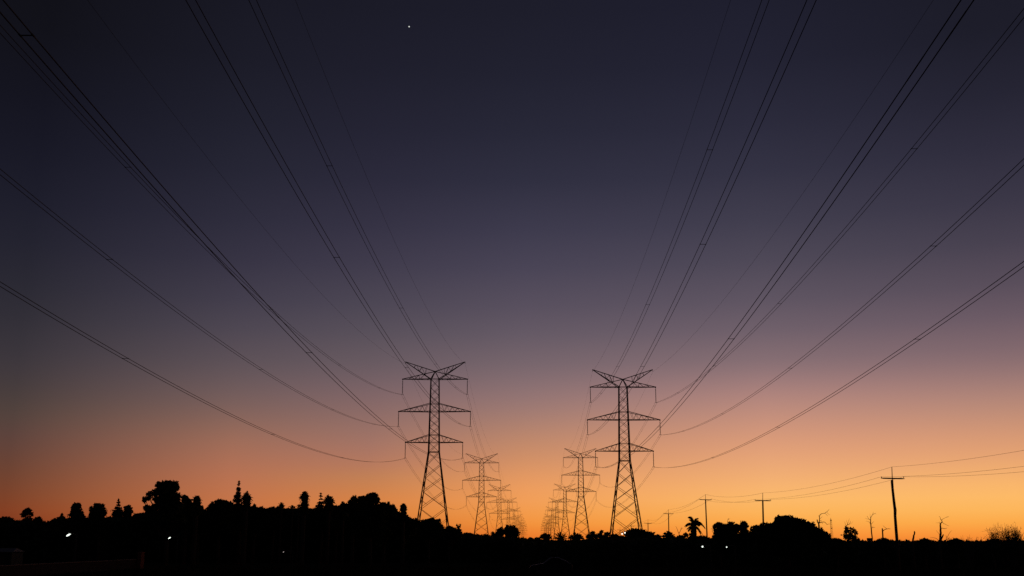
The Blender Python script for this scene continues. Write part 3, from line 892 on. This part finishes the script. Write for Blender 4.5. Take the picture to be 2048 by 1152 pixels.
bare('tall slim dead tree with short upward twigs, between mast and crooked pole', 140, (1743.5, 1090), [
    ([(1743.8, 1088), (1743, 1064), (1742, 1052), (1741, 1045), (1741.2, 1038)], 1.35, .75),
    ([(1741.2, 1038), (1742.3, 1033), (1745, 1029.5), (1748, 1027.3), (1752.5, 1026)], .6, .2), ([(1745, 1029.5), (1746, 1026), (1747, 1023.5)], .3, .12), ([(1748, 1027.3), (1752, 1028.5)], .3, .12),
    ([(1741, 1040.5), (1738, 1038), (1735.5, 1034.5), (1734, 1031.5)], .45, .15), ([(1738, 1038.5), (1734, 1038), (1730, 1036.5)], .3, .12), ([(1741.2, 1038), (1740.3, 1032), (1740, 1027.5)], .3, .12),
    ([(1741.6, 1048.5), (1739, 1044.5), (1736, 1042.7), (1732, 1042.2)], .4, .15), ([(1742, 1049), (1745, 1045.5), (1747.5, 1043)], .4, .2), ([(1742.8, 1056), (1745, 1055.5), (1750, 1054.5)], .5, .25), ([(1745, 1055.5), (1746.5, 1051.5)], .3, .12)])
bare('broken dead stump with one long bent arm, left of the crooked pole', 130, (1766.5, 1088), [
    ([(1767, 1086), (1765.6, 1070), (1765, 1061), (1764.6, 1056.5)], 1.6, 1.1), ([(1765.4, 1063), (1768, 1060), (1772, 1058.3), (1776, 1057.4), (1781, 1058)], .8, .35),
    ([(1774, 1058), (1770.5, 1055.3), (1768, 1053), (1765.5, 1051.2)], .4, .15)])
bare('short thick broken stump right of the crooked pole', 125, (1826, 1092), [
    ([(1825.5, 1092), (1826.3, 1078), (1827.5, 1071), (1829, 1068), (1829, 1062.2)], 2.2, 1.0), ([(1829.3, 1069), (1830.6, 1064.5)], .7, .3)])
bare('gnarled dead tree with spreading limbs, rightmost of the dead trees', 128, (1880, 1092), [
    ([(1879.5, 1092), (1880.8, 1076), (1881.7, 1066), (1881.2, 1058), (1880.6, 1051), (1881.5, 1046.5), (1884.3, 1044)], 2.7, .8),
    ([(1882.5, 1079), (1885, 1073.5), (1887, 1069.2)], 1.7, 1.1),
    ([(1884.3, 1044), (1883.3, 1040.5), (1881, 1038), (1880.5, 1035), (1878, 1032.2)], .8, .2),
    ([(1883.3, 1040), (1886, 1037.5), (1891, 1035.2), (1898, 1032.3)], .4, .15), ([(1891, 1035.2), (1897, 1034.2)], .25, .1),
    ([(1884.3, 1044), (1887, 1047), (1891, 1048.6), (1895, 1051), (1898.5, 1052)], .45, .15),
    ([(1882, 1056.5), (1886, 1056.5), (1890, 1057.3), (1894, 1056)], .6, .3), ([(1880.4, 1049), (1878.8, 1046.5), (1878.6, 1043)], .4, .15), ([(1878.7, 1045.6), (1872, 1045.6)], .25, .12),
    ([(1880, 1070), (1876.5, 1065.5), (1872.5, 1061)], .4, .15), ([(1878.5, 1083), (1873, 1077), (1866, 1075.2), (1860, 1075)], .55, .15),
    ([(1883, 1084), (1890, 1080.5), (1895, 1078), (1899, 1074)], .8, .3), ([(1892.5, 1079.5), (1892.5, 1072.5), (1891.5, 1071)], .5, .3), ([(1894, 1076), (1897, 1069), (1901, 1063), (1904, 1061)], .4, .12), ([(1895, 1078), (1902, 1077.5), (1907, 1075)], .4, .15)])
twiggy('large airy half bare shrub at the far right edge', 130, 2010, 1073, 47, 27, 190, leaves=2600, stem_w=.03)
twiggy('airy crown leaning out of the right frame edge shrub, densest at its middle', 128, 2026, 1066, 20, 19, 90, leaves=2600, stem_w=.028)
twiggy('small wispy shrub between the rightmost dead tree and the large airy shrub', 130, 1936, 1079, 20, 10, 36, leaves=160, stem_w=.03)
for x0, ry, lab in ((1672, 6, 'low rounded shrub between the biggest bush and the half dead bush'), (1766, 7, 'low broad shrub under the broken stump with the long arm'),
                    (1850, 6, 'low shrub between the thick stump and the gnarled dead tree'), (1912, 5, 'low shrub just right of the gnarled dead tree'),
                    (1985, 5, 'low shrub in front of the large airy shrub')):
    tree('shrub', lab, 'shrub', 120, [(x0, 1082, 13, ry), (x0 + 8, 1084, 11, ry - 1), (x0 - 6, 1085, 12, ry - 1), (x0, 1096, 24, 11)], group='low shrubs along the horizon', leaf=3.4, limbs=False)

# ---- dense understory: one far mass each side
SKYLINE = [(-900, 1050), (-500, 1044), (-120, 1042), (0, 1042), (40, 1043), (90, 1045.5), (123, 1039), (140, 1037), (168, 1036.5), (215, 1036), (265, 1032), (285, 1026), (330, 1018), (365, 1012), (385, 1015), (404, 1018), (412, 1021), (440, 1014), (470, 1010),
           (505, 1016), (533, 1018), (560, 1017), (600, 1018), (640, 1018), (670, 1012), (690, 1009), (770, 1012), (792, 1022), (815, 1034), (830, 1043), (890, 1060), (930, 1071), (990, 1074), (1040, 1078.5)]
SKYLINE_R = [(1040, 1079), (1080, 1080), (1110, 1081), (1170, 1080), (1250, 1075), (1320, 1075), (1420, 1081), (1500, 1066), (1545, 1058), (1640, 1068), (1668, 1082), (1760, 1082.5), (2048, 1082.5), (2700, 1081)]


def mass(name, label, sky, y0, y1, n, leaf, cat, mat):
    X = np.array([s[0] for s in sky]); Yt = np.array([s[1] for s in sky])
    pts = []
    px_ = rng.uniform(X[0], X[-1], n)
    for x in px_:
        D = rng.uniform(y0, y1)
        top = np.interp(x, X, Yt) + abs(rng.normal()) * 2.2
        p = pix(x, top, D)
        g = gz(p.x, D)
        h = max(p.z - g, .4)
        z = g + h * rng.uniform(0, 1)**.8
        pts.append((p.x, D, z))
    o = link_mesh(name, leaf_mesh(name, pts, leaf, mat))
    return tag(o, label, cat, None, 'stuff')


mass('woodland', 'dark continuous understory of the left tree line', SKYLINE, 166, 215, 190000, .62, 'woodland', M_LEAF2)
mass('scrub', 'dark low scrub along the middle and right of the horizon', SKYLINE_R, 134, 205, 85000, .45, 'scrub', M_LEAF)
# dry grass tufts on the near field
gp = []
for _ in range(30000):
    D = rng.uniform(86, 132); x = rng.uniform(-.52, .52) * D
    gp.append((x, D, gz(x, D) + rng.uniform(0, .22)))
tag(link_mesh('grass', leaf_mesh('grass', gp, .3, M_GRASS)), 'dark dry grass covering the near field', 'grass', None, 'stuff')
bp = []
for _ in range(9000):        # farther bush seen as a low line right across the horizon
    D = rng.uniform(330, 900); x = rng.uniform(-.5, .5) * D
    if -26 < x < 52 and D > 200 and rng.uniform() < .6: continue
    bp.append((x, D, gz(x, D) + rng.uniform(0, 3.0)))
tag(link_mesh('distant_bush', leaf_mesh('distant_bush', bp, 1.7, M_LEAF)), 'low far bush forming the flat horizon line', 'bush', None, 'stuff')

# ------------------------------------------------------------------ far lattice mast
Ym = 620
pm = pix(1664, 1078, Ym); top = pix(1663.4, 1039, Ym)
gm_ = gz(pm.x, Ym)
root = thing('radio_mast', 'thin faint lattice mast right of the biggest bush', 'mast', (pm.x, Ym, gm_))
mm = MB(); Hm = top.z - gm_
wm = lambda z: .95 - .55 * z / Hm
for k in range(3):
    a = 2 * PI * k / 3
    mm.tube([V(wm(z) * math.cos(a), wm(z) * math.sin(a), z) for z in (-.3, Hm)], .05)
nl = 16
for i in range(nl):
    z0, z1 = Hm * i / nl, Hm * (i + 1) / nl
    for k in range(3):
        a, b = 2 * PI * k / 3, 2 * PI * (k + 1) / 3
        mm.tube([V(wm(z0) * math.cos(a), wm(z0) * math.sin(a), z0), V(wm(z1) * math.cos(b), wm(z1) * math.sin(b), z1)], .03)
        mm.tube([V(wm(z1) * math.cos(a), wm(z1) * math.sin(a), z1), V(wm(z1) * math.cos(b), wm(z1) * math.sin(b), z1)], .03)
mm.build('mast_lattice', M_STEEL, root)
MB().tube([V(0, 0, Hm - 1), V(0, 0, Hm + .8)], .1, 6).build('antenna', M_STEEL, root)
for z in (Hm * .97, Hm * .72):
    MB().tube([V(-.35, -.3, z), V(.35, -.3, z)], .2, 8).build('antenna', M_STEEL, root)

# ------------------------------------------------------------------ lamps
def street_lamp(label, px, py, Y, w_px, h_px, mat, tilt=0.0):
    m = mpp(Y); L = pix(px, py, Y); g = gz(L.x, Y)
    root = thing('street_lamp', label, 'street lamp', (L.x + .9, Y + .5, g), 'white lamps among the trees')
    o = L - V(L.x + .9, Y + .5, g)
    MB().tube([V(0, 0, -.3), V(0, 0, o.z * .6), V(0, 0, o.z + .1)], [.09, .075, .06], 8).build('post', M_DARK, root)
    MB().tube([V(0, 0, o.z + .08), o * .5 + V(0, 0, o.z * .5 + .16), o + V(0, 0, .14)], [.04, .035, .03], 6).build('arm', M_STEEL, root)
    rx, rz = w_px * m / 2, h_px * m / 2
    hd = MB()
    hd.tube([o + V(-rx * .7, 0, rz + .04), o + V(-rx * .3, 0, rz + .1), o + V(rx, .25, rz + .12)], [.05, .09, .05], 8)
    hd.build('lamp_head', M_STEEL, root)
    b = MB(); n, k = 12, 7; b.smooth = True      # drop shaped glowing bowl under the head
    for j in range(k + 1):
        t = j / k; zz = rz * math.cos(PI * t); rr = math.sin(PI * t)
        for i in range(n):
            a = 2 * PI * i / n
            x = rx * rr * math.cos(a)
            b.v.append(o + V(x + tilt * rx * (zz / rz) * .6, .6 * rx * rr * math.sin(a), zz * (1 - .25 * (x / rx) * tilt) + tilt * x * .35))
    for j in range(k):
        for i in range(n):
            b.f.append((j * n + i, j * n + (i + 1) % n, (j + 1) * n + (i + 1) % n, (j + 1) * n + i))
    b.build('lamp_bowl', mat, root)


street_lamp('brightest drop shaped white lamp at the far left below the egg shaped tree', 137, 1070, 140, 7.4, 4.8, M_LAMP_W, .8)
street_lamp('smaller white lamp below the tallest tree of the left tree line', 339, 1076, 140, 4.3, 3.2, M_LAMP_W, .8)
street_lamp('tiny dim lamp alone in the darkness below the left trees', 567, 1104, 122, 2.0, 1.6, M_LAMP_D, .5)
street_lamp('lower left one of the close pair of lights below the large right pylon', 1244.3, 1067.8, 164, 2.9, 2.8, M_LAMP_S, 0)
street_lamp('upper right one of the close pair of lights below the large right pylon', 1249.8, 1065.6, 164, 2.8, 2.7, M_LAMP_S, 0)
street_lamp('round white lamp in the dark left of the block shaped tree', 1405, 1093.3, 118, 3.2, 3.2, M_LAMP_W, 0)
street_lamp('faint round lamp in the dark in front of the block shaped tree', 1453.3, 1094.2, 112, 2.3, 2.3, M_LAMP_W, 0)

# ------------------------------------------------------------------ evening star
sd = pix_dir(818.3, 53.3).normalized()
st = MB(); st.smooth = True
Rs = 20000 * 1.25 / F_PX
for j in range(7):
    for i in range(12):
        a, t = 2 * PI * i / 12, PI * j / 6
        st.v.append(V(Rs * math.sin(t) * math.cos(a), Rs * math.sin(t) * math.sin(a), Rs * math.cos(t)))
for j in range(6):
    for i in range(12): st.f.append((j * 12 + i, j * 12 + (i + 1) % 12, (j + 1) * 12 + (i + 1) % 12, (j + 1) * 12 + i))
tag(st.build('evening_star', M_STAR, None, V(0, 0, CAM_H) + sd * 20000), 'single bright star high in the dark blue sky', 'star')

# ------------------------------------------------------------------ parked car
Yc = 106
mc = mpp(Yc); c0 = pix(1104, 1100, Yc); cg = gz(c0.x, Yc)
car = thing('parked_car', 'dark parked car seen side on in the field below the far pylons', 'car', (c0.x, Yc, cg))
zr = pix(1104, 1115.2, Yc).z - cg      # roof height
sc_ = zr / 1.42
X = lambda v: v * mc


def shell(name, outline, y0, y1, mat, inset=0.0):
    b = MB(); n = len(outline)
    prof = [(y0, inset), (y0 + .12, 0), (y1 - .12, 0), (y1, inset)]
    cx_ = sum(o[0] for o in outline) / n; cz_ = sum(o[1] for o in outline) / n
    for y, ins in prof:
        for x, z in outline: b.v.append(V(x + (cx_ - x) * ins, y, z + (cz_ - z) * ins))
    for j in range(3):
        for i in range(n):
            k = (i + 1) % n; b.f.append((j * n + i, j * n + k, (j + 1) * n + k, (j + 1) * n + i))
    b.f.append(tuple(reversed(range(n)))); b.f.append(tuple(3 * n + i for i in range(n)))
    return b.build(name, mat, car)


lo_, hi_ = -.82, .82
body = [(-2.1, .3), (-2.12, .62), (-1.95, .78), (-1.2, .92), (-.85, .95), (1.45, .98), (1.72, .97), (1.86, .9), (1.9, .55), (1.85, .3), (1.55, .24), (-1.7, .24)]
shell('body', [(x, z * sc_) for x, z in body], lo_, hi_, M_PAINT, .05)
cab = [(-.82, .951), (-.2, 1.36), (.0, 1.41), (.35, 1.42), (.62, 1.4), (1.3, 1.14), (1.52, .985)]
cabo = shell('cabin', [(x, z * sc_) for x, z in cab], lo_ + .1, hi_ - .1, M_GLASS, .08)
for s in (lo_ + .1, hi_ - .1):
    for part in (cab[:3], cab[3:]):
        MB().tube([V(x, s, z * sc_ + .02) for x, z in part], .028, 5).build('cabin_edge_glint', M_GLINT, car)  # pale tubes drawn as the sky glint along pillar and roof edges
roof = MB()
roof.v += [V(x, y, z * sc_ + .012) for y in (lo_ + .16, hi_ - .16) for x, z in cab[1:5]]
for i in range(3): roof.f.append((i, i + 1, 5 + i, 4 + i))
roof.build('roof', M_PAINT, car)
for x in (-1.3, 1.2):
    for y in (lo_ + .02, hi_ - .02):
        w = MB(); w.tube([V(x, y - .1, .32), V(x, y + .1, .32)], .32, 18)
        wo_ = w.build('wheel', M_TYRE, car)
        r_ = MB(); r_.tube([V(x, y - .11, .32), V(x, y + .11, .32)], .19, 12); r_.build('rim', M_STEEL, wo_)
for y in (lo_ + .2, hi_ - .2):
    MB().tube([V(-2.1, y - .14, .64), V(-2.1, y + .14, .64)], .07, 8).build('headlight', M_GLASS, car)
    MB().tube([V(1.87, y - .12, .78), V(1.87, y + .12, .78)], .06, 8).build('tail_light', M_BRICK, car)
MB().tube([V(-.75, lo_ - .1, .98), V(-.6, lo_ - .1, 1.0)], .07, 6).build('wing_mirror', M_PAINT, car)

# ------------------------------------------------------------------ low wall, gate pillar, shed
Yp = 122
pp = pix(281.5, 1120, Yp); pg = gz(pp.x, Yp)
hp = pix(281.5, 1104, Yp).z - pg; wp = 12.5 * mpp(Yp) / 2
pr = thing('gate_pillar', 'reddish brick gate pillar at the end of the low wall', 'pillar', (pp.x, Yp, pg))
pr.rotation_euler = (0, 0, math.radians(-28))
wp *= .78
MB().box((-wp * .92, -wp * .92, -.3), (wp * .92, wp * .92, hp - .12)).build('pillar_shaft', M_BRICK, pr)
cpm = MB(); cpm.box((-wp * 1.05, -wp * 1.05, hp - .12), (wp * 1.05, wp * 1.05, hp - .03))
b0 = len(cpm.v)
cpm.v += [V(-wp * .98, -wp * .98, hp - .027), V(wp * .98, -wp * .98, hp - .027), V(wp * .98, wp * .98, hp - .027), V(-wp * .98, wp * .98, hp - .027), V(0, 0, hp + .06)]
for i in range(4): cpm.f.append((b0 + i, b0 + (i + 1) % 4, b0 + 4))
cpm.build('pillar_cap', M_BRICK, pr)
# wall from the pillar towards the left edge, nearer at the left
hw = CAM_H - (1116 - 1082) * Yp / F_PX
Y0 = (CAM_H - hw) * F_PX / (1130 - 1082)
wa = pix(-40, 1130, Y0); wb = pix(273, 1116, Yp)
wroot = thing('low_wall', 'low dark wall with a pale coping running to the brick gate pillar', 'wall', (wb.x, Yp, 0))
d2 = V(wa.x - wb.x, wa.y - Yp, 0); Lw = d2.length; ang = math.atan2(d2.y, d2.x)
wroot.rotation_euler = (0, 0, ang)
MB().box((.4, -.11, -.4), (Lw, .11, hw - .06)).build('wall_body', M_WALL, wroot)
cw = MB()
for i in range(int(Lw / 1.2)):
    x0 = .4 + 1.2 * i; cw.box((x0, -.17, hw - .057), (x0 + 1.19, .17, hw))
cw.build('coping', M_LIME, wroot)
# low shed with a pale roof at the left edge
Ysd = 112
s0 = pix(-60, 1105, Ysd); s1 = pix(26, 1105, Ysd); sg = gz(s0.x, Ysd)
zr1 = pix(0, 1096.5, Ysd).z - sg; ze = pix(0, 1104.5, Ysd).z - sg
sh = thing('garden_shed', 'low dark shed with a pale metal roof at the left edge', 'shed', ((s0.x + s1.x) / 2, Ysd, sg))
hwid = (s1.x - s0.x) / 2
MB().box((-hwid + .1, 0, -.2), (hwid - .1, 2.6, ze - .05)).build('shed_walls', M_SHED, sh)
rfm = MB(); rfm.prism([(-hwid, ze), (hwid, ze), (hwid, ze + .03), (-hwid, ze + .03)], -.15, .0)
b0 = len(rfm.v)
rfm.v += [V(-hwid, -.02, ze + .035), V(hwid, -.02, ze + .035), V(hwid - .25, 1.4, zr1), V(-hwid + .1, 1.4, zr1), V(-hwid, 2.75, ze + .035), V(hwid, 2.75, ze + .035)]
rfm.f += [(b0, b0 + 1, b0 + 2, b0 + 3), (b0 + 3, b0 + 2, b0 + 5, b0 + 4), (b0 + 1, b0 + 5, b0 + 2), (b0, b0 + 3, b0 + 4)]
rfm.build('roof', M_ROOF, sh)
MB().box((hwid - 1.6, -.04, 0), (hwid - .8, -.004, ze - .3)).build('door', M_WOOD, sh)
# square tank on the far horizon
Yt = 300
tp = pix(1738.5, 1076, Yt); tg = gz(tp.x, Yt)
tk = thing('water_tank', 'small square tank on the horizon left of the slim dead tree', 'tank', (tp.x, Yt, tg))
zt_ = pix(1738, 1076, Yt).z - tg
MB().box((-.52, -.5, zt_ - .75), (.52, .5, zt_)).build('tank', M_STEEL, tk)
lg = MB()
for x in (-.42, .42):
    for y in (-.4, .4): MB().tube([V(x, y, -.2), V(x, y, zt_ - .753)], .07, 4).build('leg', M_STEEL, tk)
